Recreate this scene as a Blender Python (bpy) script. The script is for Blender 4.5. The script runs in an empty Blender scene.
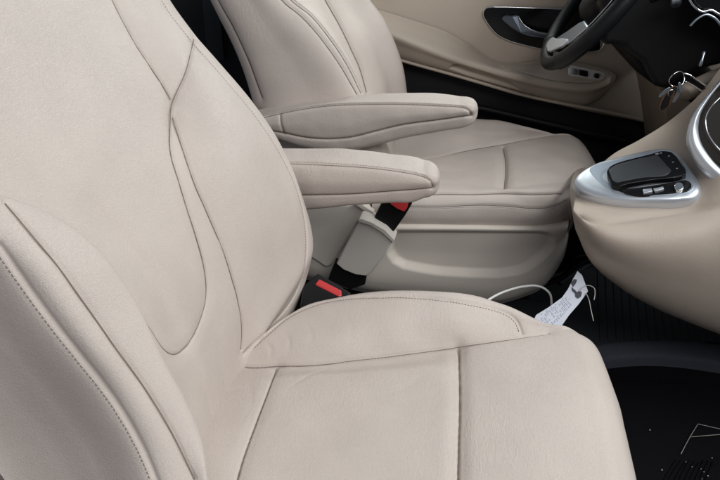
import bpy, bmesh, math, random
import numpy as np
from math import radians, sin, cos, pi, tan
from mathutils import Vector, Matrix

random.seed(4); rng = np.random.default_rng(4)
SC = bpy.context.scene
COL = SC.collection

# ------------------------------------------------------------------ camera
FPX = 600.0                      # focal length in pixels of the 720-wide photo
PITCH, YAW = radians(30), radians(9)
CAM = np.array([0.0, 0.0, 1.12])
FW = np.array([-sin(YAW)*cos(PITCH), cos(YAW)*cos(PITCH), -sin(PITCH)])
RT = np.array([cos(YAW), sin(YAW), 0.0]); UP = np.cross(RT, FW)
cd = bpy.data.cameras.new('camera'); cam = bpy.data.objects.new('camera', cd); COL.objects.link(cam)
cd.sensor_width = 36; cd.lens = 36*FPX/720; cd.clip_start = 0.02; cd.clip_end = 100
m = Matrix(((RT[0], UP[0], -FW[0]), (RT[1], UP[1], -FW[1]), (RT[2], UP[2], -FW[2]))).to_4x4()
m.translation = Vector(CAM); cam.matrix_world = m
SC.camera = cam

# ------------------------------------------------------------------ world, lamps, exposure
wd = bpy.data.worlds.new('World'); SC.world = wd; wd.use_nodes = True
bg = wd.node_tree.nodes['Background']; bg.inputs[0].default_value = (0.80, 0.88, 1.0, 1); bg.inputs[1].default_value = 0.17

def lamp(name, loc, target, sx, sy, power, color):
    l = bpy.data.lights.new(name, 'AREA'); l.shape = 'RECTANGLE'; l.size = sx; l.size_y = sy
    l.energy = power; l.color = color
    o = bpy.data.objects.new(name, l); COL.objects.link(o); o.location = loc
    o.rotation_euler = (Vector(target)-Vector(loc)).to_track_quat('-Z', 'Y').to_euler()
    return o
lamp('window_light', (0.8, -0.75, 2.3), (0.1, 1.0, 0.5), 1.3, 0.8, 26, (1.0, 0.985, 0.97))     # open door beside the camera
lamp('windscreen_light', (1.5, 0.7, 2.2), (-0.1, 0.9, 0.5), 1.3, 0.8, 31, (0.965, 1.0, 0.975))
lamp('side_window_light', (0.3, 2.6, 1.65), (0.0, 1.2, 0.5), 1.3, 0.6, 14, (0.93, 1.0, 0.96))
vs = SC.view_settings; vs.view_transform = 'Standard'; vs.look = 'None'; vs.exposure = 0.06; vs.gamma = 1.0
SC.cycles.use_denoising = True
SC.cycles.max_bounces = 6

# ------------------------------------------------------------------ measuring helpers (metres)
def ray(x, y): return FW + RT*(x-360)/FPX + UP*(240-y)/FPX
def on(x, y, ax, v):
    d = ray(x, y); return CAM + d*(v-CAM[ax])/d[ax]
def PY(x, y, Y): return on(x, y, 1, Y)
def PZ(x, y, Z): return on(x, y, 2, Z)
def PN(x, y, n, off):
    d = ray(x, y); return CAM + d*(off - n@CAM)/(n@d)
def proj(P):
    d = np.asarray(P, float)-CAM; z = d@FW
    return np.stack([360+FPX*(d@RT)/z, 240-FPX*(d@UP)/z], -1), z

def herm(t, Y, q):
    """smooth non-uniform interpolation of rows Y at parameters t, sampled at q (no overshoot)"""
    t = np.asarray(t, float); Y = np.asarray(Y, float); q = np.clip(q, t[0], t[-1])
    h = np.diff(t); dl = np.diff(Y, axis=0)/h.reshape((-1,)+(1,)*(Y.ndim-1))
    m = np.zeros_like(Y)
    w = (h[:-1]/(h[:-1]+h[1:])).reshape((-1,)+(1,)*(Y.ndim-1))
    m[1:-1] = dl[:-1]*(1-w)+dl[1:]*w
    m[0] = dl[0]; m[-1] = dl[-1]
    i = np.clip(np.searchsorted(t, q, side='right')-1, 0, len(t)-2)
    s = ((q-t[i])/h[i]).reshape((-1,)+(1,)*(Y.ndim-1)); hh = h[i].reshape(s.shape)
    return (2*s**3-3*s**2+1)*Y[i]+(s**3-2*s**2+s)*hh*m[i]+(3*s**2-2*s**3)*Y[i+1]+(s**3-s**2)*hh*m[i+1]
def chord(P):
    P = np.asarray(P, float); d = np.sqrt(((P[1:]-P[:-1])**2).sum(-1))
    return np.concatenate([[0], np.cumsum(np.maximum(d, 1e-6))])
def curve(P, n):
    P = np.asarray(P, float); t = chord(P); return herm(t, P, np.linspace(0, t[-1], n))
def gsurf(G, nu, nv):
    """control grid (a,b,3) -> dense grid (nu,nv,3), smooth both ways"""
    G = np.asarray(G, float)
    tv = np.mean([chord(r) for r in G], 0)
    A = herm(tv, G.transpose(1, 0, 2), np.linspace(0, tv[-1], nv)).transpose(1, 0, 2)
    tu = np.mean([chord(A[:, j]) for j in range(0, nv, max(1, nv//12))], 0)
    return herm(tu, A, np.linspace(0, tu[-1], nu))
def rails(R, nu, nv):
    """rails with any number of points each, matched by arc length"""
    return gsurf(np.array([curve(r, 40) for r in R]), nu, nv)
def normals(G):
    du = np.gradient(G, axis=0); dv = np.gradient(G, axis=1)
    n = np.cross(du, dv); return n/np.maximum(np.linalg.norm(n, axis=-1, keepdims=True), 1e-12)
def facing(G):
    """normals turned to point at the side that is away from the grid's own centre line (outward)"""
    n = normals(G)
    v = CAM-G
    s = np.sign((n*v).sum(-1).mean())
    return n*(s if s != 0 else 1)

def pick(G, P2, n=None, far=False):
    """points of the surface seen at photo points P2"""
    Pf = G.reshape(-1, 3); xy, z = proj(Pf)
    if n is None: n = facing(G)
    vis = ((n.reshape(-1, 3)*(CAM-Pf)).sum(-1) > 0)
    Pf = Pf[vis]; xy = xy[vis]; z = z[vis]
    out = []
    for p in P2:
        d = np.hypot(xy[:, 0]-p[0], xy[:, 1]-p[1])
        k = np.argsort(d)[:14] if len(d) < 4000 else np.argpartition(d, 14)[:14]
        k = k[np.argsort(d[k])]
        if d[k[0]] > 14: continue
        if far:
            k = np.where((d < 4.0) & (z < z[k[0]]+.12))[0]; k = k[np.argsort(d[k])]; k = k[z[k] > z[k].max()-.012]
        else:
            zk = z[k]; k = k[zk < zk.min()+0.03]
        k = k[:5]; w = 1/(d[k]+.3)**2
        out.append((Pf[k]*w[:, None]).sum(0)/w.sum())
    out = np.array(out)
    for _ in range(7):
        if len(out) > 4: out[1:-1] = (out[:-2]+2*out[1:-1]+out[2:])/4
    return out
def seam_path(G, pix, n=None, step=1.6, far=False):
    c = curve(np.array(pix, float), 200); L = chord(c)[-1]
    return pick(G, curve(np.array(pix, float), max(8, int(L/step))), n, far)
def densify(P, step=.0012):
    L = chord(P)[-1]; return curve(P, max(4, int(L/step)))
def dist_to(G, P):
    Pf = G.reshape(-1, 3); D = np.full(len(Pf), 9.0)
    lo = P.min(0)-.05; hi = P.max(0)+.05
    idx = np.where(((Pf > lo) & (Pf < hi)).all(1))[0]
    Q = densify(P, .0025)
    for s in range(0, len(idx), 20000):
        k = idx[s:s+20000]
        D[k] = np.sqrt(((Pf[k, None]-Q[None])**2).sum(-1)).min(1)
    return D.reshape(G.shape[:2])
def carve(G, N, path, w=.0018, d=.0035, puff=.0025, pw=.013):
    D = dist_to(G, path)
    return -(d*np.exp(-(D/w)**2)+puff*np.exp(-(D/pw)**2))
def sdf(P2, poly):
    """signed pixel distance (positive inside)"""
    poly = np.asarray(poly, float); x, y = P2[..., 0], P2[..., 1]
    D = np.full(x.shape, 1e9); ins = np.zeros(x.shape, bool)
    for i in range(len(poly)):
        a = poly[i]; b = poly[(i+1) % len(poly)]; e = b-a
        t = np.clip(((x-a[0])*e[0]+(y-a[1])*e[1])/max(e@e, 1e-9), 0, 1)
        D = np.minimum(D, np.hypot(x-a[0]-t*e[0], y-a[1]-t*e[1]))
        c = ((a[1] > y) != (b[1] > y)) & (x < (b[0]-a[0])*(y-a[1])/((b[1]-a[1]) or 1e-9)+a[0])
        ins ^= c
    return np.where(ins, D, -D)
def smooth01(x): x = np.clip(x, 0, 1); return x*x*(3-2*x)
def wave_noise(P, scale, seed=0, oct=3):
    r = np.random.default_rng(seed); out = np.zeros(P.shape[:-1])
    for o in range(oct):
        for k in range(5):
            v = r.normal(size=3); v /= np.linalg.norm(v); f = 2*pi/scale*(1.7**o)*r.uniform(.7, 1.3)
            out += np.sin(P@v*f+r.uniform(0, 6.28)+1.3*np.sin(P@np.roll(v, 1)*f*.6))*(.6**o)/5
    return out

# ------------------------------------------------------------------ object helpers
def mat(name, color, rough=.5, metal=0.0, bump=None, spec=.5, coat=0.0, var=0.0, sheen=0.0):
    M = bpy.data.materials.new(name); M.use_nodes = True; nt = M.node_tree; N = nt.nodes; L = nt.links
    b = N['Principled BSDF']; b.inputs['Base Color'].default_value = (*color, 1)
    b.inputs['Roughness'].default_value = rough; b.inputs['Metallic'].default_value = metal
    b.inputs['Specular IOR Level'].default_value = spec; b.inputs['Coat Weight'].default_value = coat
    b.inputs['Sheen Weight'].default_value = sheen
    tc = N.new('ShaderNodeTexCoord')
    if var:
        n = N.new('ShaderNodeTexNoise'); n.inputs['Scale'].default_value = 9; n.inputs['Detail'].default_value = 5
        L.new(tc.outputs['Object'], n.inputs['Vector'])
        r = N.new('ShaderNodeValToRGB')
        r.color_ramp.elements[0].position = .3; r.color_ramp.elements[1].position = .7
        r.color_ramp.elements[0].color = (*[c*(1-var) for c in color], 1)
        r.color_ramp.elements[1].color = (*[min(1, c*(1+var)) for c in color], 1)
        L.new(n.outputs['Fac'], r.inputs['Fac']); L.new(r.outputs['Color'], b.inputs['Base Color'])
        mr = N.new('ShaderNodeMapRange'); mr.inputs['To Min'].default_value = rough-.06; mr.inputs['To Max'].default_value = rough+.06
        L.new(n.outputs['Fac'], mr.inputs['Value']); L.new(mr.outputs['Result'], b.inputs['Roughness'])
    if bump:
        kind, scale, strength, dist = bump
        bp = N.new('ShaderNodeBump'); bp.inputs['Strength'].default_value = strength; bp.inputs['Distance'].default_value = dist
        if kind == 'leather':
            v = N.new('ShaderNodeTexVoronoi'); v.feature = 'SMOOTH_F1'; v.inputs['Scale'].default_value = scale
            v.inputs['Smoothness'].default_value = .4
            n2 = N.new('ShaderNodeTexNoise'); n2.inputs['Scale'].default_value = scale*.22; n2.inputs['Detail'].default_value = 4
            nd = N.new('ShaderNodeTexNoise'); nd.inputs['Scale'].default_value = scale*.5
            mx = N.new('ShaderNodeMixRGB'); mx.inputs['Fac'].default_value = .012
            L.new(tc.outputs['Object'], nd.inputs['Vector']); L.new(tc.outputs['Object'], mx.inputs[1]); L.new(nd.outputs['Color'], mx.inputs[2])
            L.new(mx.outputs[0], v.inputs['Vector']); L.new(tc.outputs['Object'], n2.inputs['Vector'])
            mp = N.new('ShaderNodeMapping'); mp.inputs['Scale'].default_value = (150, 45, 45); mp.inputs['Rotation'].default_value = (.3, .5, .4)
            wr = N.new('ShaderNodeTexNoise'); wr.inputs['Scale'].default_value = 1.0; wr.inputs['Detail'].default_value = 3; wr.inputs['Distortion'].default_value = 1.5
            mk_ = N.new('ShaderNodeTexNoise'); mk_.inputs['Scale'].default_value = 7
            pw = N.new('ShaderNodeMath'); pw.operation = 'POWER'; pw.inputs[1].default_value = 4
            ml = N.new('ShaderNodeMath'); ml.operation = 'MULTIPLY'; m2 = N.new('ShaderNodeMath'); m2.operation = 'MULTIPLY_ADD'; m2.inputs[1].default_value = 9.0
            L.new(tc.outputs['Object'], mp.inputs[0]); L.new(mp.outputs[0], wr.inputs['Vector']); L.new(tc.outputs['Object'], mk_.inputs['Vector'])
            L.new(mk_.outputs['Fac'], pw.inputs[0]); L.new(pw.outputs[0], ml.inputs[0]); L.new(wr.outputs['Fac'], ml.inputs[1])
            ad = N.new('ShaderNodeMath'); ad.operation = 'ADD'
            sc_ = N.new('ShaderNodeMath'); sc_.operation = 'MULTIPLY'; sc_.inputs[1].default_value = .4; L.new(n2.outputs['Fac'], sc_.inputs[0]); L.new(v.outputs['Distance'], ad.inputs[0]); L.new(sc_.outputs[0], ad.inputs[1]); L.new(ml.outputs[0], m2.inputs[0]); L.new(ad.outputs[0], m2.inputs[2]); L.new(m2.outputs[0], bp.inputs['Height'])
        else:
            n2 = N.new('ShaderNodeTexNoise'); n2.inputs['Scale'].default_value = scale; n2.inputs['Detail'].default_value = 3
            L.new(tc.outputs['Object'], n2.inputs['Vector']); L.new(n2.outputs['Fac'], bp.inputs['Height'])
        L.new(bp.outputs[0], b.inputs['Normal'])
    return M
MT = dict(
    leather=mat('beige_leather', (.605, .531, .488), .34, bump=('leather', 600, .45, .0013), var=.045, spec=.35),
    leather_side=mat('beige_leather_grained', (.59, .516, .473), .35, bump=('leather', 500, .5, .0015), var=.045, spec=.4),
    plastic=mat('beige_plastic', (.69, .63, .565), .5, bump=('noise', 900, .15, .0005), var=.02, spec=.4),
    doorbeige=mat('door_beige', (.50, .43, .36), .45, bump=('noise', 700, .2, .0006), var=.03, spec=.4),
    dashbeige=mat('console_beige', (.47, .40, .34), .5, bump=('leather', 600, .3, .0008), var=.03, spec=.35),
    thread=mat('seam_shade_thread', (.22, .18, .15), .8), gap=mat('seam_gap_shade', (.13, .11, .095), .8),  # dark seam tubes: groove shadow put into the colour; also used for stitches
    stitch=mat('stitch_thread', (.33, .28, .24), .7),
    black=mat('black_plastic', (.007, .007, .008), .5, bump=('noise', 600, .2, .0006), spec=.22),
    stack=mat('stack_black', (.008, .006, .005), .45, spec=.1),
    blackgloss=mat('black_gloss', (.005, .005, .006), .14, spec=.3),
    blackmatte=mat('black_matte', (.013, .013, .016), .7, spec=.3),
    blacklea=mat('black_leather', (.006, .007, .009), .4, spec=.3, bump=('leather', 600, .3, .0008)),
    carpet=mat('black_carpet', (.010, .010, .013), .95, bump=('noise', 900, 1.0, .003), spec=.1),
    carpetedge=mat('grey_carpet', (.075, .084, .104), .95, bump=('noise', 1000, 1.0, .003), spec=.1),
    rubber=mat('ribbed_rubber', (.018, .021, .027), .7, bump=('noise', 500, .3, .001)),
    silver=mat('satin_silver', (.66, .70, .76), .38, .75),
    silverdark=mat('brushed_silver', (.36, .41, .48), .32, .9),
    chrome=mat('chrome', (.85, .87, .9), .08, 1.0),
    red=mat('red_plastic', (.62, .045, .05), .4),
    strapgrey=mat('grey_sleeve', (.56, .52, .475), .55, bump=('noise', 700, .2, .0006), var=.02),
    paper=mat('paper', (.57, .59, .67), .85, var=.03), ink=mat('ink', (.06, .06, .08), .8), inkgrey=mat('grey_ink', (.26, .28, .38), .9),
    white=mat('white_cable', (.72, .71, .69), .45), straw=mat('dry_straw', (.42, .40, .37), .8),
    wood=mat('brown_fob', (.045, .022, .012), .35, var=.15, coat=.3), lint=mat('lint', (.5, .5, .5), .9),
    brightsilver=mat('bright_silver', (.82, .84, .88), .35, .45),
    facesilver=mat('face_silver', (.42, .48, .56), .42, .6),
    brownreflection=mat('brown_reflection', (.20, .12, .08), .3, .8),  # brown reflections on the chrome fob loop, put into the base colour
    handle=mat('handle_blue_grey', (.10, .12, .15), .3, .5),
    brown=mat('shaded_trim', (.20, .165, .135), .6),  # beige trim lying in shadow, the shade put into the base colour
    pad=mat('touch_pad', (.045, .048, .053), .32, bump=('noise', 1500, .1, .0003)),
)

def origin(o): return np.array(o.location) if o is not None else np.zeros(3)
def mk(name, V, Fc, material, parent=None, smooth=True):
    base = np.zeros(3); p = parent
    while p is not None: base = base+np.array(p.location); p = p.parent
    me = bpy.data.meshes.new(name)
    me.from_pydata([tuple(v) for v in (np.asarray(V, float)-base)], [], [tuple(int(i) for i in f) for f in Fc])
    bm = bmesh.new(); bm.from_mesh(me); bmesh.ops.recalc_face_normals(bm, faces=bm.faces); bm.to_mesh(me); bm.free()
    me.materials.append(MT[material] if isinstance(material, str) else material)
    if smooth: me.polygons.foreach_set('use_smooth', [True]*len(me.polygons))
    o = bpy.data.objects.new(name, me); COL.objects.link(o); o.parent = parent
    return o
def thing(name, loc, label, cat, group=None):
    o = bpy.data.objects.new(name, None); COL.objects.link(o); o.location = loc; o.empty_display_size = .05
    return tag(o, label, cat, group)
def tag(o, label=None, cat=None, group=None, kind=None):
    if label: o['label'] = label
    if cat: o['category'] = cat
    if group: o['group'] = group
    if kind: o['kind'] = kind
    return o
def grid_faces(nu, nv, cu=False, cv=False, off=0):
    F = []
    for i in range(nu if cu else nu-1):
        a = i*nv; b = ((i+1) % nu)*nv
        for j in range(nv if cv else nv-1):
            k = (j+1) % nv
            F.append((off+a+j, off+b+j, off+b+k, off+a+k))
    return F
def grid_mesh(name, G, material, parent, cu=False, cv=False, caps=False):
    nu, nv = G.shape[:2]; V = G.reshape(-1, 3); F = grid_faces(nu, nv, cu, cv)
    if caps and cu: F.append(tuple(i*nv for i in range(nu))); F.append(tuple(i*nv+nv-1 for i in range(nu)))
    if caps and cv: F.append(tuple(range(nv))); F.append(tuple((nu-1)*nv+j for j in range(nv)))
    return mk(name, V, F, material, parent)
class MB:
    def __init__(s): s.V = []; s.F = []
    def add(s, V, F):
        o = len(s.V); s.V += [tuple(map(float, v)) for v in V]; s.F += [tuple(i+o for i in f) for f in F]; return s
    def tube(s, P, r, n=8, cap=True):
        P = np.asarray(P, float); T = np.gradient(P, axis=0); T /= np.maximum(np.linalg.norm(T, axis=1, keepdims=True), 1e-9)
        u = np.cross(T[0], [0, 0, 1]); u = u if np.linalg.norm(u) > .1 else np.cross(T[0], [1, 0, 0])
        R = np.broadcast_to(np.asarray(r, float), (len(P),)); V = []
        for i in range(len(P)):
            u = u-T[i]*(u@T[i]); u /= max(np.linalg.norm(u), 1e-9); w = np.cross(T[i], u)
            for k in range(n): V.append(P[i]+R[i]*(u*cos(2*pi*k/n)+w*sin(2*pi*k/n)))
        F = grid_faces(len(P), n, False, True)
        if cap: F += [tuple(range(n)), tuple((len(P)-1)*n+k for k in range(n))]
        return s.add(V, F)
    def box(s, c, ax, ay, az):
        c, ax, ay, az = map(lambda q: np.asarray(q, float), (c, ax, ay, az))
        V = [c+i*ax+j*ay+k*az for i in (-.5, .5) for j in (-.5, .5) for k in (-.5, .5)]
        return s.add(V, [(0, 1, 3, 2), (4, 6, 7, 5), (0, 4, 5, 1), (2, 3, 7, 6), (0, 2, 6, 4), (1, 5, 7, 3)])
    def build(s, name, material, parent=None, smooth=True): return mk(name, s.V, s.F, material, parent, smooth)
def slab(name, P, thick, material, parent=None, bevel=.003, seg=3, smooth=True):
    """closed plate: outline P (3D points) extruded by the vector thick, edges rounded"""
    P = np.asarray(P, float); thick = np.asarray(thick, float); n = len(P)
    V = list(P)+list(P+thick)
    F = [tuple(range(n)), tuple(n+i for i in range(n))]+[(i, (i+1) % n, n+(i+1) % n, n+i) for i in range(n)]
    o = mk(name, V, F, material, parent, False)
    if bevel:
        bm = bmesh.new(); bm.from_mesh(o.data)
        E = [e for e in bm.edges if len(e.link_faces) == 2 and e.calc_face_angle(0) > .5]
        bmesh.ops.bevel(bm, geom=E, offset=bevel, segments=seg, profile=.5, affect='EDGES', clamp_overlap=True)
        for f in bm.faces: f.smooth = smooth and len(f.verts) < 5 and f.calc_area() < 1
        bmesh.ops.recalc_face_normals(bm, faces=bm.faces)
        bm.to_mesh(o.data); bm.free()
    return o
def closed_curve(P, n):
    P = np.asarray(P, float); k = len(P); Q = np.concatenate([P[-3:], P, P[:3]]); t = chord(Q)
    return herm(t, Q, np.linspace(t[3], t[k+3], n+1)[:-1])
def near3(G, P, N=None, k=4):
    """snap 3D points to the surface; returns points and local normals"""
    Pf = G.reshape(-1, 3); Nf = N.reshape(-1, 3); out = []; nn = []
    lo = P.min(0)-.04; hi = P.max(0)+.04; idx = np.where(((Pf > lo) & (Pf < hi)).all(1))[0]
    Q = Pf[idx]; M = Nf[idx]
    for p in P:
        d = ((Q-p)**2).sum(1); kk = np.argpartition(d, k)[:k]; w = 1/(d[kk]+1e-7)
        out.append((Q[kk]*w[:, None]).sum(0)/w.sum()); n = M[kk].mean(0); nn.append(n/np.linalg.norm(n))
    return np.array(out), np.array(nn)
def ease(P, n=3):
    P = P.copy()
    for _ in range(n):
        if len(P) > 4: P[1:-1] = (P[:-2]+2*P[1:-1]+P[2:])/4
    return P
def stitches(path, nn, pitch=.0052, length=.0034, r=.0006):
    B = MB(); L = chord(path)[-1]; n = max(1, int(L/pitch)); C2 = curve(path, n*4+2); N2 = curve(nn, n*4+2)
    for i in range(n):
        a = C2[i*4]; b = C2[i*4+3]; t = b-a; l = np.linalg.norm(t)
        if l < 1e-5: continue
        t /= l; nv_ = N2[i*4]/np.linalg.norm(N2[i*4])
        B.tube([a-nv_*.0006, a+t*length*.25+nv_*.0003, a+t*length*.75+nv_*.0003, a+t*length-nv_*.0006], r, 5)
    return B
def upholstery(name, G, N, material, parent, seams, creases=(), closed=False, cv=False, caps=False, gap='thread'):
    """carves seams and creases into the surface, adds dark seam-shade tubes and stitching as children"""
    H = np.zeros(G.shape[:2]); paths = []
    for s in seams:
        if 'P3' in s: pth = ease(near3(G, curve(np.array(s['P3']), 90), N)[0], 6)
        else: pth = seam_path(G, s['p'], N)
        if 'pf' in s: pth = ease(np.concatenate([pth[:-1], seam_path(G, s['pf'], N, far=True)]), 8)
        w, d, pf, pw = s.get('w', .0016)*1.35, s.get('d', .004)*1.1, s.get('puff', .0025), s.get('pw', .012)
        paths.append((pth, w, d, pf, pw)); H += carve(G, N, pth, w, d, pf, pw)
    for c in creases:
        pth = seam_path(G, c['p'], N); D = dist_to(G, pth)
        L = chord(pth)[-1]; ends = np.minimum(np.linalg.norm(G-pth[0], axis=-1), np.linalg.norm(G-pth[-1], axis=-1))
        H += -c.get('d', .0015)*.6*np.exp(-(D/c.get('w', .004))**2)*smooth01(ends/(L*.45))
    G2 = G+N*H[..., None]
    o = grid_mesh(name, G2, material, parent, cu=closed, cv=cv, caps=caps)
    for s, (pth, w, d, pf, pw) in zip(seams, paths):
        Q, nn = near3(G, densify(pth, .0035), N); Q = ease(Q, 4); nn = ease(nn, 6)
        if s.get('thread', True): MB().tube(Q-nn*(d*s.get('td', .62)+pf), s.get('r', .0007), 5).build('seam', gap, o)
        if s.get('st'):
            v = np.array(s['st'], float); T = np.gradient(Q, axis=0); T /= np.linalg.norm(T, axis=1, keepdims=True)
            S = np.cross(T, nn); mid = len(Q)//2
            off = np.hypot(*v)*np.linalg.norm(Q[mid]-CAM)/FPX
            a, _ = proj(Q[mid]+S[mid]*.01); b, _ = proj(Q[mid]); off *= np.sign((a-b)@v)
            Q2, n2 = near3(G, Q+S*off, N)
            hh = pf*math.exp(-(off/pw)**2)+d*math.exp(-(off/w)**2)
            stitches(ease(Q2-n2*hh, 3), ease(n2, 5)).build('stitching', s.get('stm', 'stitch'), o)
    return o, G2

# ------------------------------------------------------------------ setting: floor
fl = MB()
fl.box((0.5, 1.2, -.02), (5.0, 0, 0), (0, 4.4, 0), (0, 0, .04))
tag(fl.build('floor', 'carpet', None, False), kind='structure')

# ------------------------------------------------------------------ seat maths
REC = radians(26); NB = np.array([cos(REC), 0, sin(REC)]); TB = np.array([-sin(REC), 0, cos(REC)])
def backrest(name, RL, s0, s1, nu, nv, d0, parent, seams, creases, back, material='leather', nearback=None):
    """RL: rails of 3D points; each becomes (y(s), h(s)) on the reclined plane"""
    S = np.linspace(s1, s0, 60); rows = []
    for r in RL:
        r = np.array(r); s = r@TB; k = np.argsort(s); s = s[k]; r = r[k]
        keep = np.concatenate([[True], np.diff(s) > 1e-3]); s = s[keep]; r = r[keep]
        yh = np.stack([r[:, 1], r@NB-d0], -1)
        rows.append(herm(s, yh, S))
    rows = np.array(rows)
    for _ in range(4): rows[:, 1:-1] = (rows[:, :-2]+2*rows[:, 1:-1]+rows[:, 2:])/4
    rows = np.array(rows)                                   # (rail, station, 2)
    G = rows[..., 0:1]*np.array([0, 1, 0])+(rows[..., 1:2]+d0)*NB+S[None, :, None]*TB
    # round the top over
    top = smooth01((S-(s1-.07))/.07)
    G -= (top**2)[None, :, None]*NB*.05
    # close the shell: far and near back rails
    first = G[0].copy(); last = G[-1].copy()
    def push(P, y, h): Q = P.copy(); Q[:, 1] += y; return Q-NB*h
    G = np.concatenate([[push(first, .10, back+.01), push(first, .02, back)], G,
                        ([push(last, -.004, .045), push(last, -.03, back), push(last, -.12, back+.01)] if nearback is None else [push(last, .02, .004), push(last, .10, .0), push(last, .2, -.0)])])
    G = gsurf(G, nu, nv); n = facing(G)
    # outward sign: must point along +NB in the middle
    mid = n[nu//2, nv//2]
    n = n*np.sign(mid@NB)
    G = G+n*(wave_noise(G, .16, 3, 2)*.0012)[..., None]
    o, G2 = upholstery(name, G, n, material, parent, seams, creases, closed=True, caps=True, gap='gap' if nearback else 'thread')
    return o, G2
def B(x, y, off): return PN(x, y, NB, off)

# ------------------------------------------------------------------ passenger seat (near)
ps = thing('passenger_seat', (0.0, 0.75, 0.0), 'beige leather passenger seat in the foreground, nearest the viewer', 'car seat', 'front leather seats')
nb_crest = [(-215, 40), (-130, 105), (-55, 165), (0, 196), (27, 205), (50, 225), (70, 240), (88, 257), (108, 278), (130, 308), (148, 340), (168, 378), (188, 418), (199, 448), (206, 480), (211, 530), (214, 580)]
nb_seam = [(-250, 30), (-160, 90), (-85, 135), (-25, 175), (7, 201), (30, 229), (55, 260), (84, 300), (117, 347), (149, 393), (176, 439), (195, 480), (208, 530), (214, 600)]
nb_st = [(-290, 40), (-200, 100), (-120, 150), (-60, 192), (0, 246), (37, 300), (80, 356), (112, 397), (140, 443), (156, 480), (177, 540), (190, 610)]
sh_ = lambda y: 6*float(smooth01((y-240)/40)*smooth01((450-y)/60))
c1 = [B(x-sh_(y), y, o) for (x, y), o in zip(nb_crest, [-.05, -.048, -.042, -.032, -.022, -.010, -.002]+[.005]*12)]
c2 = [B(x, y, o) for (x, y), o in zip(nb_seam, [-.055, -.05, -.042, -.032, -.024, -.014]+[-.004]*10)]
c3 = [B(x, y, -.030) for x, y in nb_st]
c4 = [p-NB*.075+np.array([0, -.003, 0]) for p in c3]
cof = [-.055, -.054, -.050, -.046, -.042, -.038, -.034, -.034, -.034, -.036, -.042, -.055, -.080, -.100, -.125, -.16, -.18]; cv = [-.052]*9+[-.055, -.062, -.078, -.105, -.122, -.14, -.17, -.19]; valley = [B(x+1.5-sh_(y)*1.6, y, o) for (x, y), o in zip(nb_crest, cof)]; valley2 = [B(x+(17 if y < 330 else 14), y-6, o) for (x, y), o in zip(nb_crest, cv)]
cen1 = [B(x, y, o) for x, y, o in [(-80, -170, -.055), (-40, -60, -.055), (20, 60, -.052), (84, 150, -.050), (140, 230, -.052), (176, 290, -.058), (199, 350, -.080), (212, 400, -.113), (224, 450, -.145), (236, 520, -.18)]]
cen2 = [B(x, y, o) for x, y, o in [(0, -170, -.050), (40, -60, -.050), (90, 40, -.045), (125, 110, -.042), (150, 190, -.043), (197, 270, -.054), (219, 335, -.082), (228, 380, -.113), (236, 415, -.135), (250, 460, -.16)]]
inn = [B(x, y, o) for x, y, o in [(50, -170, -.040), (95, -60, -.040), (115, 0, -.036), (150, 62, -.030), (174, 115, -.026), (195, 180, -.022), (220, 240, -.030), (238, 300, -.058), (243, 350, -.100), (250, 400, -.135), (258, 440, -.16)]]
bol = [B(x, y, o) for x, y, o in [(90, -170, -.030), (130, -60, -.030), (150, 0, -.018), (180, 45, -.006), (212, 100, .014), (240, 160, .022), (262, 220, .008), (272, 270, -.026), (266, 315, -.06), (262, 360, -.095), (265, 410, -.13)]]
pip = [B(x, y, o) for x, y, o in [(110, -170, -.035), (140, -60, -.035), (163, 0, -.020), (193, 41, -.003), (228, 83, .020), (260, 122, .031), (285, 162, .034), (300, 198, .030), (307, 232, .018), (307, 268, -.006), (292, 306, -.035), (266, 332, -.075), (255, 370, -.12)]]
sil = [B(x, y, o) for x, y, o in [(118, -170, -.055), (146, -60, -.055), (168, 0, -.036), (196, 37, -.020), (242, 88, .010), (277, 140, .022), (299, 190, .022), (312, 240, .006), (311, 270, -.018), (296, 309, -.05), (271, 335, -.085), (262, 370, -.13)]]
s_top = (B(100, -150, -.04)@TB)
PB_SEAMS = [
    dict(p=[(196, 37), (186, 72), (176, 94), (172, 106), (172, 118), (172, 150), (180, 178), (188, 205), (198, 236), (205, 262), (208.5, 284), (208, 302), (203, 320), (196, 336), (188, 348)],
         pf=[(188, 348), (182, 353), (176, 355), (170, 352.5), (165, 347.5), (156, 333), (146, 317), (132, 296), (118, 278), (104, 266)], puff=.003, d=.003, w=.0018),
    dict(p=[(100, -40), (115, 0), (125, 20), (137, 42), (150, 62), (163, 82), (172, 98)], d=.004, puff=.003),
    dict(p=[(174, 116), (182, 142), (195, 180), (210, 215), (222, 243), (234, 278), (241, 305), (244, 330), (243, 350)], d=.0035, puff=.003),
    dict(p=[(140, -60), (163, 0), (195, 43), (228, 81), (260, 120), (285, 160), (300, 195), (307, 230), (306, 265), (293, 300), (268, 330), (244, 356)], d=.003, w=.0014, puff=.001, thread=False, st=(-3.0, 1.6)),
    dict(p=nb_seam[4:-2], td=.30, d=.0035, w=.0016, puff=.0025, pw=.010),
    dict(p=nb_st[4:-1], d=.003, w=.0022, puff=.0018, pw=.008, st=(-5.0, 2.2), stm='thread', thread=False),
]
PB_CR = [dict(p=[(160, 60), (155, 85), (163, 110)], d=.001, w=.012)]
pb, pbG = backrest('backrest', [c4, c3, c2, c1, valley, valley2, cen1, cen2, inn, bol, pip, sil][::-1], .26, s_top, 640, 480, -.0, ps, PB_SEAMS, PB_CR, .11)

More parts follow.
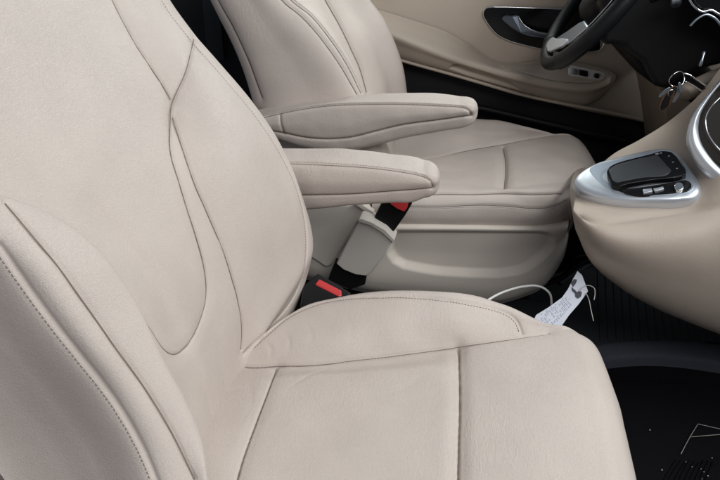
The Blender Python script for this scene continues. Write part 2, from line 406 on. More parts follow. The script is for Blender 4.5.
# cushion
TC = radians(6); NC = np.array([-sin(TC), 0, cos(TC)]); C0 = np.array([-.3, 0, .42])@NC
def K(x, y, h): return PN(x, y, NC, C0+h)
def cushion(name, rows, side, parent, seams, creases, nu, nv, lip=.03, drop=.15, ndrop=None):
    R = []
    for r in rows:
        P = np.array([K(*p) for p in r])
        R.append(P)
    R = [np.array([*r]) for r in R]
    G = np.array(R)                                       # near -> far
    e = G[:, -1]; d = e-G[:, -2]; d[:, 1] = 0; d /= np.linalg.norm(d, axis=1, keepdims=True)
    f1 = e+d*lip*.6-NC*lip*.35; f2 = e+d*lip-NC*lip*1.2; f3 = e+d*lip*.6-NC*drop*.6; f4 = e+d*lip*.1-NC*drop
    G = np.concatenate([G, f1[:, None], f2[:, None], f3[:, None], f4[:, None]], 1)
    def sidep(P, y, h): Q = P.copy(); Q[:, 1] += y; return Q-NC*h
    a = G[0]; b = G[-1]; k = np.ones(len(a)); k[-3:] = [.9, .5, .1]
    def sd(P, y, h): Q = P.copy(); Q[:, 1] += y; return Q-NC*(h*k)[:, None]
    G = np.concatenate([([sd(a, .03, drop+.02), sd(a, -.008, drop), sd(a, -.018, .05), sd(a, -.010, .016)] if ndrop is None else [sd(a, .08, ndrop+.06), sd(a, .04, ndrop+.03), sd(a, .018, ndrop)]), G, [sd(b, side, .018), sd(b, side*1.4, .05), sd(b, side, drop), sd(b, side-.04, drop+.02)]])
    G = gsurf(G, nu, nv); n = facing(G); mid = n[nu//2, nv//3]; n = n*np.sign(mid@NC)
    G = G+n*(wave_noise(G, .13, 8, 2)*.0014)[..., None]
    return upholstery(name, G, n, 'leather', parent, seams, creases, gap='gap' if ndrop else 'thread')

rows = [
    [(110, 700, .02), (170, 690, .02), (215, 680, .02), (330, 670, .024), (440, 660, .024), (458, 660, .022), (520, 660, .020), (600, 650, .006), (650, 640, -.004)],
    [(130, 640, .035), (180, 630, .035), (222, 620, .037), (335, 610, .040), (440, 600, .040), (458, 600, .038), (520, 600, .034), (600, 590, .018), (645, 580, .004)],
    [(150, 560, .012), (195, 545, .012), (230, 530, .012), (340, 530, .012), (440, 530, .012), (458, 530, .014), (520, 530, .016), (600, 530, .010), (632, 525, .001)],
    [(160, 500, .0), (205, 480, .0), (237, 475, .0), (345, 480, .003), (440, 480, .004), (458, 480, .006), (520, 480, .012), (598, 480, .010), (621, 480, .002)],
    [(180, 450, -.004), (215, 430, -.004), (254, 420, .0), (348, 420, .004), (440, 420, .005), (458, 420, .007), (515, 420, .014), (585, 415, .012), (608, 412, .003)],
    [(205, 400, -.006), (235, 385, -.006), (270, 380, -.002), (350, 375, .002), (440, 368, .003), (458, 368, .005), (508, 366, .013), (573, 362, .012), (594.5, 363, .004)],
    [(215, 380, -.008), (240, 366, -.008), (275, 365, -.004), (350, 360, .0), (440, 349, .0), (458, 346, .003), (500, 339, .010), (556, 334, .010), (582, 336, .004)],
    [(232, 365, .0), (248, 352, .006), (275, 342, .018), (350, 325, .034), (440, 318, .036), (458, 319, .034), (500, 324, .018), (550, 329, .008), (573, 331, .003)],
    [(236, 354, .010), (254, 341, .018), (283, 318, .034), (343, 297, .050), (430, 291.5, .054), (460, 294, .050), (502, 304, .032), (548, 324, .010), (569, 328, .002)],
]
PC_SEAMS = [
    dict(p=[(232, 364), (252, 366), (275, 365), (312, 364), (350, 360), (395, 355), (440, 349), (458, 346), (500, 339), (548, 332)], d=.004, puff=.003, pw=.012),
    dict(p=[(458, 347), (459, 380), (459, 410), (458, 440), (457, 500)], d=.0042, puff=.0055, pw=.013),
    dict(p=[(276, 367), (266, 393), (255, 422), (244, 452), (233, 490)], d=.004, puff=.003),
    dict(p=[(246, 352), (265, 335), (290, 315), (315, 304), (345, 298), (380, 296), (410, 296), (445, 299), (475, 304), (500, 310), (514, 317), (520, 325), (522, 332)], d=.003, w=.0014, puff=.0015, pw=.007, thread=False, st=(-.5, 2.6), stm='thread'),
]
PC_CR = [dict(p=[(288, 368), (315, 358), (345, 358), (355, 365)], d=.0012, w=.005), dict(p=[(283, 392), (310, 375), (335, 368)], d=.0016, w=.004),
         dict(p=[(262, 340), (272, 350), (268, 362)], d=.0018, w=.004), dict(p=[(282, 328), (290, 342), (284, 360)], d=.0014, w=.004),
         dict(p=[(300, 318), (312, 335), (306, 352)], d=.0010, w=.005), dict(p=[(340, 306), (352, 330), (348, 352)], d=.0006, w=.006),
         dict(p=[(222, 395), (240, 388), (262, 392)], d=.0012, w=.005), dict(p=[(245, 372), (252, 400), (236, 430)], d=.0012, w=.006),
         dict(p=[(430, 372), (400, 390), (360, 396)], d=.0007, w=.006), dict(p=[(300, 420), (340, 400), (400, 402)], d=.0006, w=.008)]
pc, pcG = cushion('seat_cushion', rows, .018, ps, PC_SEAMS, PC_CR, 440, 500)

def interp(pts, xs):
    p = np.array(pts, float); return herm(p[:, 0], p[:, 1:], np.asarray(xs, float))[:, 0]
def armrest(parent, xs, A, Bm, D, E, Yn, wid, tip, seams, lower_mat='leather_side'):
    xs = np.array(xs, float); a = interp(A, xs); b = interp(Bm, xs); d = interp(D, xs); e = interp(E, xs)
    rows = []
    pa = np.array([PY(x, y, Yn+wid) for x, y in zip(xs, a)])
    pa2 = np.array([PY(x, y*.45+z*.55, Yn+wid*.5) for x, y, z in zip(xs, a, b)])
    pb_ = np.array([PY(x, y, Yn+.006) for x, y in zip(xs, b)])
    pm = np.array([PY(x, y*.5+z*.5, Yn-.002) for x, y, z in zip(xs, b, d)])
    pd = np.array([PY(x, y, Yn+.004) for x, y in zip(xs, d)])
    pe = np.array([PY(x, y, Yn+.012) for x, y in zip(xs, e)])
    pf = pe.copy(); pf[:, 1] = Yn+wid; pf[:, 2] -= .004
    pg = (pe+pa)/2; pg[:, 1] = Yn+wid+.018
    ring = np.array([pa, pa2, pb_, pm, pd, pe, pf, pg])
    c = ring[:, -1].mean(0); t = PY(tip[0], tip[1], Yn+wid*.4)
    adv = t-c
    ends = [c+adv*.45+(ring[:, -1]-c)*.90, c+adv*.78+(ring[:, -1]-c)*.70, c+adv*.95+(ring[:, -1]-c)*.40, t+(ring[:, -1]-c)*.08]
    c0 = ring[:, 0].mean(0)
    ring = np.concatenate([ring, np.array(ends).transpose(1, 0, 2)], 1)
    ring = np.concatenate([ring, ring[:1]], 0)
    G = gsurf(ring, 170, 300); n = facing(G[40:90]); nn = normals(G)
    nn = nn*np.sign((nn[60, 100]@(CAM-G[60, 100])))
    G = G+nn*(wave_noise(G, .07, 5, 2)*.0006)[..., None]
    o, G2 = upholstery('armrest', G, nn, 'leather_side', parent, seams, caps=False)
    return o, G2
armrest(ps, [255, 275, 300, 325, 350, 375, 395, 408, 416, 423],
        [(255, 148), (285, 148.5), (350, 149), (400, 155), (415, 157), (423, 159.5)],
        [(255, 160), (290, 163.5), (350, 166), (400, 171), (423, 174)],
        [(255, 197), (302, 196), (350, 195), (400, 192), (423, 190)],
        [(255, 214), (307, 209), (350, 205), (390, 202.5), (415, 201), (423, 198)], 1.045, .062, (440, 178.5),
        [dict(p=[(285, 163), (320, 164.5), (350, 166), (380, 168.5), (405, 172), (421, 175.5), (430, 180.5), (433, 187)], d=.0022, w=.0014, puff=.001, pw=.006, st=(0, -2.4)),
         dict(p=[(300, 196), (350, 195), (400, 191.5), (420, 190), (433, 188.5)], d=.0035, w=.0015, puff=.001, pw=.006)])

# seat belt buckle of the near seat: black housing with the red release
bk = slab('belt_buckle', [PZ(x, y, .46) for x, y in [(303, 284), (318, 272), (352, 292), (346, 306), (330, 316), (300, 304)]], (0, 0, -.07), 'black', ps, .006)
slab('release_button', [PZ(x, y, .462) for x, y in [(315, 284), (319, 278.5), (341.5, 290), (342, 295), (339, 296)]], (0, 0, -.012), 'red', bk, .0025)
# underseat box of the near seat
ub = MB(); ub.box((-.02, .76, .13), (.40, 0, 0), (0, .36, 0), (0, 0, .26)); ub.build('seat_base', 'black', ps, False)

# ------------------------------------------------------------------ driver seat (far)
ds = thing('driver_seat', (0.1, 1.67, 0.0), 'beige leather driver seat behind the near one, in front of the steering wheel', 'car seat', 'front leather seats')
d_e = [PY(x, y, 1.505) for x, y in [(178, -110), (190, -50), (210, 0), (229, 37), (243, 69), (252, 100), (262, 125), (275, 160), (290, 200)]]
d_s = [PY(x, y, 1.475) for x, y in [(184, -110), (197, -50), (216.5, 0), (232, 28), (246, 58), (261, 98), (272, 128), (285, 160), (300, 200)]]
d_m = [PY(x, y, 1.462) for x, y in [(210, -110), (228, -50), (248, 0), (275, 40), (298, 75), (315, 110), (330, 150), (345, 190)]]
d_c1 = [PY(x, y, 1.480) for x, y in [(236, -110), (255, -50), (283, 0), (302, 16), (315, 30), (329, 48), (342, 67), (360, 97), (376, 130), (392, 180)]]
d_c2 = [PY(x, y, 1.496) for x, y in [(242, -110), (262, -50), (292, 0), (310, 14), (324, 30), (338, 49), (348, 65), (364, 97), (380, 130), (396, 180)]]
d_v = [PY(x, y, 1.56)-NB*.012 for x, y in [(262, -110), (285, -50), (312, 0), (334, 25), (352, 55), (370, 93), (386, 130), (400, 175)]]
d_n = [p-NB*.030 for p in [PY(x, y, 1.63) for x, y in [(280, -110), (300, -50), (327, 0), (342, 25), (357, 55), (376, 93), (390, 130), (404, 170)]]]
d_f = [PY(x, y, 1.90) for x, y in [(322, -110), (345, -50), (368, 0), (382, 18), (393, 41), (402, 67), (405, 92), (410, 120), (418, 150)]]
def lat(y, dx, ref=d_f): return [np.array([p[0], y, p[2]])+NB*dx for p in ref]
d_cen = lat(1.71, -.035); d_in2 = lat(1.78, -.03); d_b2 = lat(1.85, .01)
DB_SEAMS = [dict(p=[(197, -50), (216.5, 0), (232, 28), (246, 58), (261, 98)], d=.004, w=.003, puff=.002),
            dict(p=[(264, -30), (283, 0), (302, 16), (315, 30), (329, 48), (342, 67), (358, 94)], d=.004, w=.003, puff=.001, pw=.008),
            dict(p=[(272, -30), (292, 0), (310, 14), (324, 30), (338, 49), (348, 65), (362, 93)], d=.003, w=.0025, puff=.001, pw=.008, st=(2.2, -1.5)),
            dict(p=[(310, -30), (327, 0), (342, 27), (352, 48), (361, 68), (368, 92)], d=.005, w=.004, puff=.002)]
sd_top = PY(250, -95, 1.48)@TB
backrest('backrest', [d_e, d_s, d_m, d_c1, d_c2, d_v, d_n, d_cen, d_in2, d_b2, d_f][::-1], .30, sd_top, 330, 330, 0, ds, DB_SEAMS, [], .09, nearback=1)
def hY(x, y, Y): return (x, y, PY(x, y, Y)@NC-C0)
rows = [
    [hY(x, y, 1.402) for x, y in [(372, 228), (404, 228), (440, 228), (475, 228), (505, 229), (535, 229), (557, 225), (569, 214)]],
    [hY(x, y, 1.388) for x, y in [(372, 217), (404, 217), (440, 217), (475, 216), (505, 216.5), (535, 218), (557, 214), (570, 203)]],
    [hY(x, y, 1.392) for x, y in [(372, 205), (404, 205), (440, 205), (475, 203), (505, 203), (533, 207), (555, 204), (572, 196)]],
    [(372, 195, .0), (404, 195, .0), (440, 193, .0), (475, 193, .0), (505, 192.5, .0), (530, 193.5, -.001), (560, 192, -.004), (576, 187, -.008)],
    [(372, 183, .004), (404, 182, .003), (440, 182, .002), (475, 184, -.004), (505, 187, .002), (535, 184, .004), (565, 180, .002), (586, 174, -.006)],
    [(372, 172, -.006), (404, 172, -.006), (440, 172, -.006), (475, 173, -.004), (503, 172, .004), (535, 168, .010), (568, 166, .008), (590, 163, -.002)],
    [(372, 163, -.006), (404, 160, -.006), (440, 157, -.004), (475, 154, -.003), (503, 152, .006), (535, 150, .010), (566, 148, .008), (583, 147, -.002)],
    [(372, 157, .0), (404, 153, .0), (440, 150, .0), (475, 146, .0), (503, 143, .006), (533, 138, .008), (560, 137, .006), (576, 138, -.002)],
    [(372, 140, .03), (404, 137, .03), (440, 133, .032), (475, 130, .032), (503, 129, .026), (530, 131, .012), (555, 135, .006), (573, 137, -.002)],
    [(372, 130, .04), (404, 125, .04), (440, 121, .045), (475, 119, .045), (503, 121, .036), (528, 127, .016), (553, 133.5, .004), (571, 136, -.004)],
]
DC_SEAMS = [dict(p=[(503, 145), (505, 155), (505.5, 170), (504, 186)], d=.006, w=.004, puff=.006, pw=.016),
            dict(p=[(400, 161), (430, 157), (473, 148), (503, 143), (533, 137), (553, 134)], d=.004, w=.003, puff=.003),
            dict(p=[(404, 195), (440, 193.5), (472, 193.5), (505, 193), (530, 194.5), (562, 193)], d=.004, w=.0025, puff=.001, pw=.01),
            dict(p=[(404, 207), (441, 207), (472, 205.5), (505, 206), (533, 208.5), (552, 207), (567, 200)], d=.002, w=.0025, puff=.0, pw=.008, st=(0, 1.6), stm='thread')]
DC_CR = [dict(p=[(425, 165), (450, 172), (480, 168)], d=.0015, w=.008), dict(p=[(455, 130), (490, 135), (525, 134)], d=.002, w=.01), dict(p=[(468, 135), (476, 142), (470, 150)], d=.002, w=.006)]
cushion('seat_cushion', rows, .02, ds, DC_SEAMS, DC_CR, 300, 320, lip=.022, drop=.06, ndrop=.03)
armrest(ds, [235, 255, 275, 300, 325, 350, 380, 410, 435, 450, 459],
        [(235, 116), (265, 108), (300, 100.5), (330, 97), (365, 94.5), (400, 93), (440, 93.5), (459, 96)],
        [(235, 124), (275, 114), (320, 106), (370, 103.5), (410, 103), (440, 104), (459, 105)],
        [(235, 130), (265, 131), (285, 134), (305, 138), (330, 139.5), (350, 138), (375, 132), (400, 126), (440, 121), (459, 118)],
        [(235, 132), (265, 135), (285, 141), (305, 146), (340, 149), (360, 147), (390, 139), (420, 133), (440, 130), (459, 127)], 1.400, .075, (478, 109),
        [dict(p=[(262, 117), (275, 114), (320, 106.5), (370, 104), (410, 104), (440, 105.5), (460, 106.5), (469, 110), (472, 116)], d=.003, w=.002, puff=.001, pw=.006, st=(0, -1.8)),
         dict(p=[(268, 131), (285, 134), (305, 138), (330, 139.5), (350, 138), (375, 132), (400, 126), (440, 120.5), (471, 116)], d=.004, w=.002, puff=.001, pw=.006),
         dict(p=[(280, 114), (281, 124), (284, 134)], d=.003, w=.002, puff=.001, pw=.006)])

# plastic base cover with the moulded recess
xs = [300, 330, 370, 404, 440, 472, 505, 527, 546, 558, 565, 568.5]
top = interp([(300, 222), (370, 223), (404, 223.5), (472, 224.5), (505, 225.5), (532, 225.3), (559, 222.8), (568.5, 221.2)], xs)
bot = interp([(300, 270), (330, 277), (373, 285.5), (404, 289), (439, 292), (470, 295), (496, 296.5), (522, 290), (546, 280), (558, 266), (565, 253), (568.5, 238)], xs)
A = [PY(x, y, 1.396) for x, y in zip(xs, top)]
L0 = [PY(x, y-2.5, 1.418) for x, y in zip(xs, top)]
L1 = [PY(x, y+2.0, 1.388) for x, y in zip(xs, top)]
L2 = [PY(x, y*.5+z*.5, 1.388) for x, y, z in zip(xs, top, bot)]
L3 = [PY(x, y*.06+z*.94, 1.390) for x, y, z in zip(xs, top, bot)]
L4 = [PY(x, z, 1.395) for x, z in zip(xs, bot)]
L5 = [np.array([p[0], 1.44, p[2]-.06]) for p in L4]
G = np.array([L0, A, L1, L2, L3, L4, L5])
e = G[:, -1]; x1 = e+np.array([.003, .02, 0]); x2 = e+np.array([.003, .10, 0]); x3 = e+np.array([.005, .45, 0])
G = np.concatenate([G, x1[:, None], x2[:, None], x3[:, None]], 1)
G = gsurf(G, 200, 340); n = facing(G); xy, _ = proj(G)
rec = [(398, 228.5), (440, 228.5), (519, 229), (540, 229.5), (550, 231.5), (556, 237), (556, 248), (549, 257), (539, 265), (529, 272), (519, 276), (499, 279), (470, 278.5), (439, 276.5), (420, 273.5), (403, 270), (392, 264), (386, 255), (384, 240), (388, 232)]
s = sdf(xy, rec)
G = G-n*(smooth01(s/8.5)*.017)[..., None]
s2 = sdf(xy, [(300, 200), (380, 200), (372, 262), (360, 278), (345, 300), (300, 300)])
bc = grid_mesh('base_cover', G, 'plastic', ds)
# raised wing of the cover behind the belt sleeve
wing = slab('cover_wing', [PY(x, y, 1.375) for x, y in [(305, 204), (355, 205), (364, 204), (377, 217), (366, 222), (358, 222), (336, 258), (331, 266), (326, 268), (316, 261), (306, 255)]], (0, .03, 0), 'plastic', ds, .006)
slab('cover_ledge', [PY(x, y, 1.365) for x, y in [(354, 204), (362, 204), (374, 213), (371, 216)]], (0, .02, 0), 'plastic', wing, .002)
pil = MB(); pil.box((.05, 1.68, .12), (.42, 0, 0), (0, .4, 0), (0, 0, .24)); pil.build('seat_base', 'black', ds, False)
MB().tube(curve([PY(x, y, 1.47) for x, y in [(520, 292), (560, 278), (584, 262), (600, 258)]], 20), .008, 8).build('seat_rail', 'black', ds)
MB().tube(curve([PY(x, y, 1.46) for x, y in [(574, 259), (580, 256), (590, 255.5), (597, 258)]], 10), .0022, 6).build('rail_clip', 'rubber', ds)
# belt buckle: black head with red button, in a pale stiff sleeve on a black strap
bd = ray(381, 240); bd /= np.linalg.norm(bd)
sl = slab('buckle_sleeve', [PY(x, y, 1.30) for x, y in [(360, 221), (370, 224), (382, 231.5), (393, 242), (381, 260), (371, 273), (366, 276.5), (355, 275), (343, 270), (336, 264), (347, 243)]], (0.004, .030, .006), 'strapgrey', ds, .004)
slab('sleeve_rim', [PY(x, y, 1.295) for x, y in [(359, 219), (362, 219), (372, 222.5), (385, 230), (394.5, 240), (393, 243), (382, 233), (370, 225.5), (358, 222)]], (0.004, .034, .006), 'strapgrey', sl, .0015)
bh = slab('buckle_head', [PY(x, y, 1.315) for x, y in [(383, 200), (413, 200), (411, 206), (405, 216), (389.5, 238), (378, 234), (369, 228)]], (0.004, .026, .006), 'black', ds, .005)
slab('release_button', [PY(x, y, 1.308) for x, y in [(389, 198), (409, 199), (406.5, 209), (404, 212), (397, 209), (390, 204)]], (0.003, .014, .004), 'red', bh, .002)
slab('buckle_strap', [PY(x, y, 1.31) for x, y in [(335, 262), (350, 271), (367, 274), (365, 285), (350, 290), (328, 280)]], (0, .02, .004), 'black', ds, .003)

# ------------------------------------------------------------------ driver door
dd = thing('driver_door', (0.2, 2.05, 0.3), 'beige driver door panel with armrest, seen across the cabin', 'car door')
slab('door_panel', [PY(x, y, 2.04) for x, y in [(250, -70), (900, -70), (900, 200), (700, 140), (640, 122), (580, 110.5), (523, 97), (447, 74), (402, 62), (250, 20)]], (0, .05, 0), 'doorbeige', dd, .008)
slab('lower_panel', [PY(x, y, 2.05) for x, y in [(250, 0), (402, 55), (523, 90), (640, 115), (900, 180), (900, 340), (250, 240)]], (0, .05, 0), 'blackmatte', dd, .004)
X = [330, 375, 413, 447, 470, 493, 515, 540, 565, 590, 604, 612]
t0 = interp([(330, 2), (375, 9), (400, 17), (430, 25), (447, 32), (463, 40), (478, 51), (493, 60), (507, 63.5), (525, 61.5), (545, 60), (580, 63), (600, 67), (612, 72)], X)
t1 = interp([(330, 16), (375, 27), (413, 42), (457, 59), (500, 72), (547, 83), (575, 86.5), (593, 86.5), (604, 83.5), (612, 79)], X)
t2 = interp([(330, 33), (375, 48), (402, 57), (447, 69.5), (480, 79), (523, 91), (545, 97), (570, 102), (590, 102.5), (603, 95), (612, 85)], X)
Yb = 2.036
r0 = [PY(x, y, Yb) for x, y in zip(X, t0)]
r1 = [PY(x, y*.55+z*.45, 1.985) for x, y, z in zip(X, t0, t1)]
r2 = [PY(x, y-1.2, 1.955) for x, y in zip(X, t1)]
r3 = [PY(x, y+2.2, 1.952) for x, y in zip(X, t1)]
r4 = [PY(x, y*.5+z*.5, 1.965) for x, y, z in zip(X, t1, t2)]
r5 = [PY(x, y, 1.985) for x, y in zip(X, t2)]
r6 = [PY(x, y+1.5, Yb+.006) for x, y in zip(X, t2)]
G = np.array([r0, r1, r2, r3, r4, r5, r6])
e = G[:, -1]; c = PY(617, 77, 2.0)
G = np.concatenate([G, (c+(e-c)*.6)[:, None], (c+(e-c)*.2+np.array([.004, .02, 0]))[:, None]], 1)
G = gsurf(G, 140, 520); n = facing(G); xy, _ = proj(G)
s = sdf(xy, [(448, 68.5), (453, 64), (459, 63.5), (490, 73), (512, 82), (518, 87), (524, 92), (500, 86), (470, 77)])
G = G-n*(smooth01(s/3.0)*.022)[..., None]
s = sdf(xy, [(500, 66), (545, 65), (596, 67.5), (608, 72), (609, 76), (602, 80), (590, 82), (560, 80), (505, 69)])
G = G+n*(smooth01(.5+s/1.6)*.003)[..., None]
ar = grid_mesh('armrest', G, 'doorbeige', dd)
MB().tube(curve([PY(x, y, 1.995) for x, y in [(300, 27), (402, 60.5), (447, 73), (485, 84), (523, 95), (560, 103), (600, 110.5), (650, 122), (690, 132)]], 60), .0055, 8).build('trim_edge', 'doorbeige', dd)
MB().tube(curve([PY(x, y, 1.955) for x, y in [(300, 6), (375, 28), (413, 43), (457, 60), (500, 73), (547, 84)]], 60), .0011, 6).build('seam', 'thread', ar)
MB().tube(curve([PY(x, y, 2.0) for x, y in [(410, 96), (470, 106), (540, 122), (600, 136), (660, 152)]], 20), .012, 8).build('sill_strip', 'black', dd)
hrec = [(483.5, 14.5), (483.8, 11), (486, 8.2), (490, 7.2), (499, 7), (530, 7.8), (560, 9), (600, 11), (600, 50), (575, 54), (560, 52.5), (542, 49), (525, 45), (508, 40), (497, 34), (491, 27.5), (486.5, 21)]
hp = slab('handle_recess', [PY(x, y, 2.032) for x, y in hrec], (0, .012, 0), 'blackgloss', dd, .002)
rim = closed_curve([PY(x, y, 2.031) for x, y in hrec], 160)
MB().tube(np.concatenate([rim, rim[:1]]), .0016, 6, False).build('chrome_surround', 'chrome', hp)
slab('door_handle', closed_curve([PY(x, y, Y) for x, y, Y in [(502, 18, 2.012), (504, 16, 2.012), (511, 16.2, 2.008), (518, 15.5, 2.008), (520, 20, 2.004), (524, 25, 2.0), (530, 29, 1.996), (538, 32, 1.994), (560, 34.5, 1.996), (575, 36, 2.0), (575, 41, 2.0), (558, 40, 1.996), (543, 38, 1.992), (527, 35.5, 1.994), (515, 30, 1.998), (507, 24, 2.006)]], 60), (0, .018, 0), 'handle', dd, .007, 4)
MB().tube(curve([PY(x, y, Y-.003) for x, y, Y in [(518.5, 16, 2.008), (520.5, 20, 2.004), (524.5, 25, 2.0), (530.5, 29, 1.996), (538.5, 32, 1.994), (560, 34.2, 1.996)]], 20), .0012, 6).build('handle_edge', 'chrome', dd)
MB().tube(curve([PY(x, y, 1.951) for x, y in [(512, 69), (530, 75), (552, 80.5), (575, 83), (592, 83), (601, 81), (606, 78)]], 40), .0009, 6).build('panel_joint', 'thread', ar)
sw = slab('window_switch_panel', [PY(x, y, 1.962) for x, y in [(568.5, 68), (571, 65.5), (574, 65.5), (599, 71), (604, 73), (605.5, 76), (603, 79), (599, 80), (571, 75.5), (568.5, 74)]], (0, .006, -.004), 'brightsilver', ar, .001)
slab('switch', [PY(x, y, 1.958) for x, y in [(571, 68), (578, 69.5), (578, 74.5), (571, 73.5)]], (0, .005, -.003), 'silverdark', sw, .0006)
slab('switch', [PY(x, y, 1.958) for x, y in [(579, 69.5), (588, 71.2), (588, 76.5), (579, 74.8)]], (0, .005, -.003), 'blackgloss', sw, .0006)
kb = PY(596.5, 76, 1.957); ax = np.array([0, -.35, 1]); ax /= np.linalg.norm(ax)
MB().tube([kb-ax*.002, kb+ax*.004, kb+ax*.006], [.009, .009, .007], 20).build('mirror_knob', 'blackgloss', sw)

# ------------------------------------------------------------------ steering wheel
WC = np.array([.345, 1.67, .90]); WA = radians(33.6); WN = np.array([-cos(WA), 0, sin(WA)]); WE = np.array([sin(WA), 0, cos(WA)]); WY = np.array([0, 1., 0])
sw_ = thing('steering_wheel', tuple(WC), 'black leather steering wheel with silver spoke in front of the driver seat', 'steering wheel')
Rw = .196
def wp(ang, r, h=0): return WC+WE*cos(ang)*r+WY*sin(ang)*r+WN*h
nu, nv = 160, 20; Vg = np.zeros((nu, nv, 3))
for i in range(nu):
    a = 2*pi*i/nu
    thick = .0175+.003*(abs(sin(a)) > .5)
    for j in range(nv):
        b = 2*pi*j/nv; Vg[i, j] = wp(a, Rw+thick*cos(b)*1.0, thick*.95*sin(b))
grid_mesh('rim', Vg, 'blacklea', sw_, cu=True, cv=True)
# spokes, and the highlight on the rim's inner edge as a silver line
def spoke(a0, r0, r1, w0, w1, name='spoke'):
    P = []
    for t in np.linspace(0, 1, 12):
        r = r0+(r1-r0)*t; w = w0+(w1-w0)*t+.012*smooth01((t-.7)/.3)
        c = wp(a0, r, .012-.012*t); side = WY*cos(a0)-WE*sin(a0)
        P.append([c-side*w, c-side*w*.6+WN*.006, c+WN*.008, c+side*w*.6+WN*.006, c+side*w, c+side*w*.6-WN*.010, c-side*w*.6-WN*.010])
    P = np.array(P); return P.transpose(1, 0, 2)
hub = np.array([[WC+WN*h+(WE*cos(a)*(1.0)+WY*sin(a)*1.12)*r for a in np.linspace(0, 2*pi, 40, endpoint=False)] for r, h in [(.001, .030), (.03, .029), (.055, .022), (.068, .006), (.066, -.03), (.04, -.06)]])
grid_mesh('hub', hub, 'black', sw_, cv=True)
def W_(x, y, h=0): return PN(x, y, WN, WC@WN+h)
spk = slab('spoke', [W_(x, y, .012) for x, y in [(555, 38.5), (568, 30), (579, 22.2), (584, 20), (588, 26), (584, 30), (575, 36), (566, 42), (560, 44)]], -WN*.012, 'silverdark', sw_, .004, 3)
slab('spoke_cap', closed_curve([W_(x, y, .016) for x, y in [(547, 43), (549, 39.8), (557, 38.4), (564, 38.2), (566.5, 40.5), (562.5, 44.5), (555, 48), (548, 51), (546.6, 48)]], 40), -WN*.008, 'brightsilver', spk, .002, 3)
MB().tube(curve([W_(x, y, .014) for x, y in [(551, 51), (560, 47), (571, 41), (579, 34.5), (588, 26.5), (600, 14), (612, 0), (622, -14)]], 40), .0013, 6).build('rim_highlight', 'silver', sw_)  # edge highlight of the near rim, built as a silver tube
grid_mesh('spoke', spoke(pi/2, .055, .186, .030, .022), 'black', sw_, cu=True, caps=True)
grid_mesh('spoke', spoke(-pi/2, .055, .186, .030, .022), 'black', sw_, cu=True, caps=True)

# ------------------------------------------------------------------ dashboard
db = thing('dashboard', (0.75, 1.5, 0.2), 'black and beige dashboard with console nose, at the right behind the wheel', 'dashboard')
def shift(P, v): return [p+np.array(v) for p in P]
bh_ = MB(); bh_.box((1.62, 1.25, .45), (.06, 0, 0), (0, 2.0, 0), (0, 0, .9)); bh_.build('bulkhead_trim', 'blackmatte', db, False)
slab('dash_top', [(1.0, .55, .60), (1.6, .55, .60), (1.6, .55, .93), (1.12, .55, .93), (1.0, .55, .84)], (0, 1.65, 0), 'black', db, .02, 3)
# steering column shroud, grows from hub forward
sh = []
for t, (ry, rz) in zip(np.linspace(0, 1, 7), [(.045, .045), (.058, .055), (.062, .060), (.066, .064), (.062, .060), (.058, .056), (.055, .052)]):
    c = WC-WN*(.035+.30*t)+np.array([0, 0, -.015-.02*t])
    sh.append([c+WY*ry*np.sign(cos(a))*abs(cos(a))**.7+WE*rz*np.sign(sin(a))*abs(sin(a))**.7 for a in np.linspace(0, 2*pi, 28, endpoint=False)])
grid_mesh('column_shroud', np.array(sh), 'black', db, cv=True, caps=True)
slab('lower_dash', [PY(x, y, 1.52) for x, y in [(602, 46), (612, 45), (624, 47), (627, 52), (642, 62), (646, 71), (654, 86), (665, 90), (673, 84), (700, 70), (760, 55), (780, -90), (600, -90)]], (0.05, .45, .0), 'black', db, .02, 4)
# beige trim and ignition boss beside the keys
ib = PY(701, 86, 1.42)
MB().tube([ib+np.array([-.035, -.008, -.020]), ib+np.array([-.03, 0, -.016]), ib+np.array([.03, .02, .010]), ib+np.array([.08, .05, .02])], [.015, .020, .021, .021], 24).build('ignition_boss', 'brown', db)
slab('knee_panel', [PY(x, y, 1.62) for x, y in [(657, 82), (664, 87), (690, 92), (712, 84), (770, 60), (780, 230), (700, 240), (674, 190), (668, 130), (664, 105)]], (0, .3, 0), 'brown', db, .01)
# instrument / vent bezels along the top right
for pts_, r, mt in [([(688, -14), (690, 0), (695, 7), (702, 11.5), (711, 10), (717, 13), (726, 20)], .0024, 'chrome'),
                    ([(690, 26), (697, 19), (706, 14.5), (713, 17), (722, 26)], .0028, 'silverdark')]:
    MB().tube(curve([PY(x, y, 1.42) for x, y in pts_], 40), r, 8).build('bezel_trim', mt, db)
slab('air_vent_housing', [PY(x, y, 1.425) for x, y in [(692, -30), (693, 2), (703, 14), (712, 12), (724, 22), (800, 60), (800, -40)]], (.03, .12, 0), 'blackgloss', db, .006)
kn = PY(676, 3, 1.45)
MB().tube([kn, kn+np.array([-.008, -.02, .012]), kn+np.array([-.010, -.024, .014])], [.011, .010, .007], 20).build('light_knob', 'silverdark', db)
st = [PY(622, 12, 1.58), PY(640, 6, 1.55), PY(662, -6, 1.50)]
MB().tube(curve(st, 10), .007, 10).build('stalk', 'blacklea', db)
sk = [PY(700, 66, 1.33), PY(702, 60, 1.33), PY(704, 52, 1.34)]
MB().tube(curve(sk, 8), [.003, .003, .003, .0025, .002, .002, .003, .003], 10).build('switch_pin', 'silverdark', db)

# silver ring and controller
q1 = PY(573, 186, 1.19); q2 = PY(701, 190, 1.12); q3 = PY(662, 151, 1.255)
NP = np.cross(q2-q1, q3-q1); NP /= np.linalg.norm(NP); NP *= np.sign(NP[2]); DP = q1@NP
def R_(x, y, h=0): return PN(x, y, NP, DP+h)
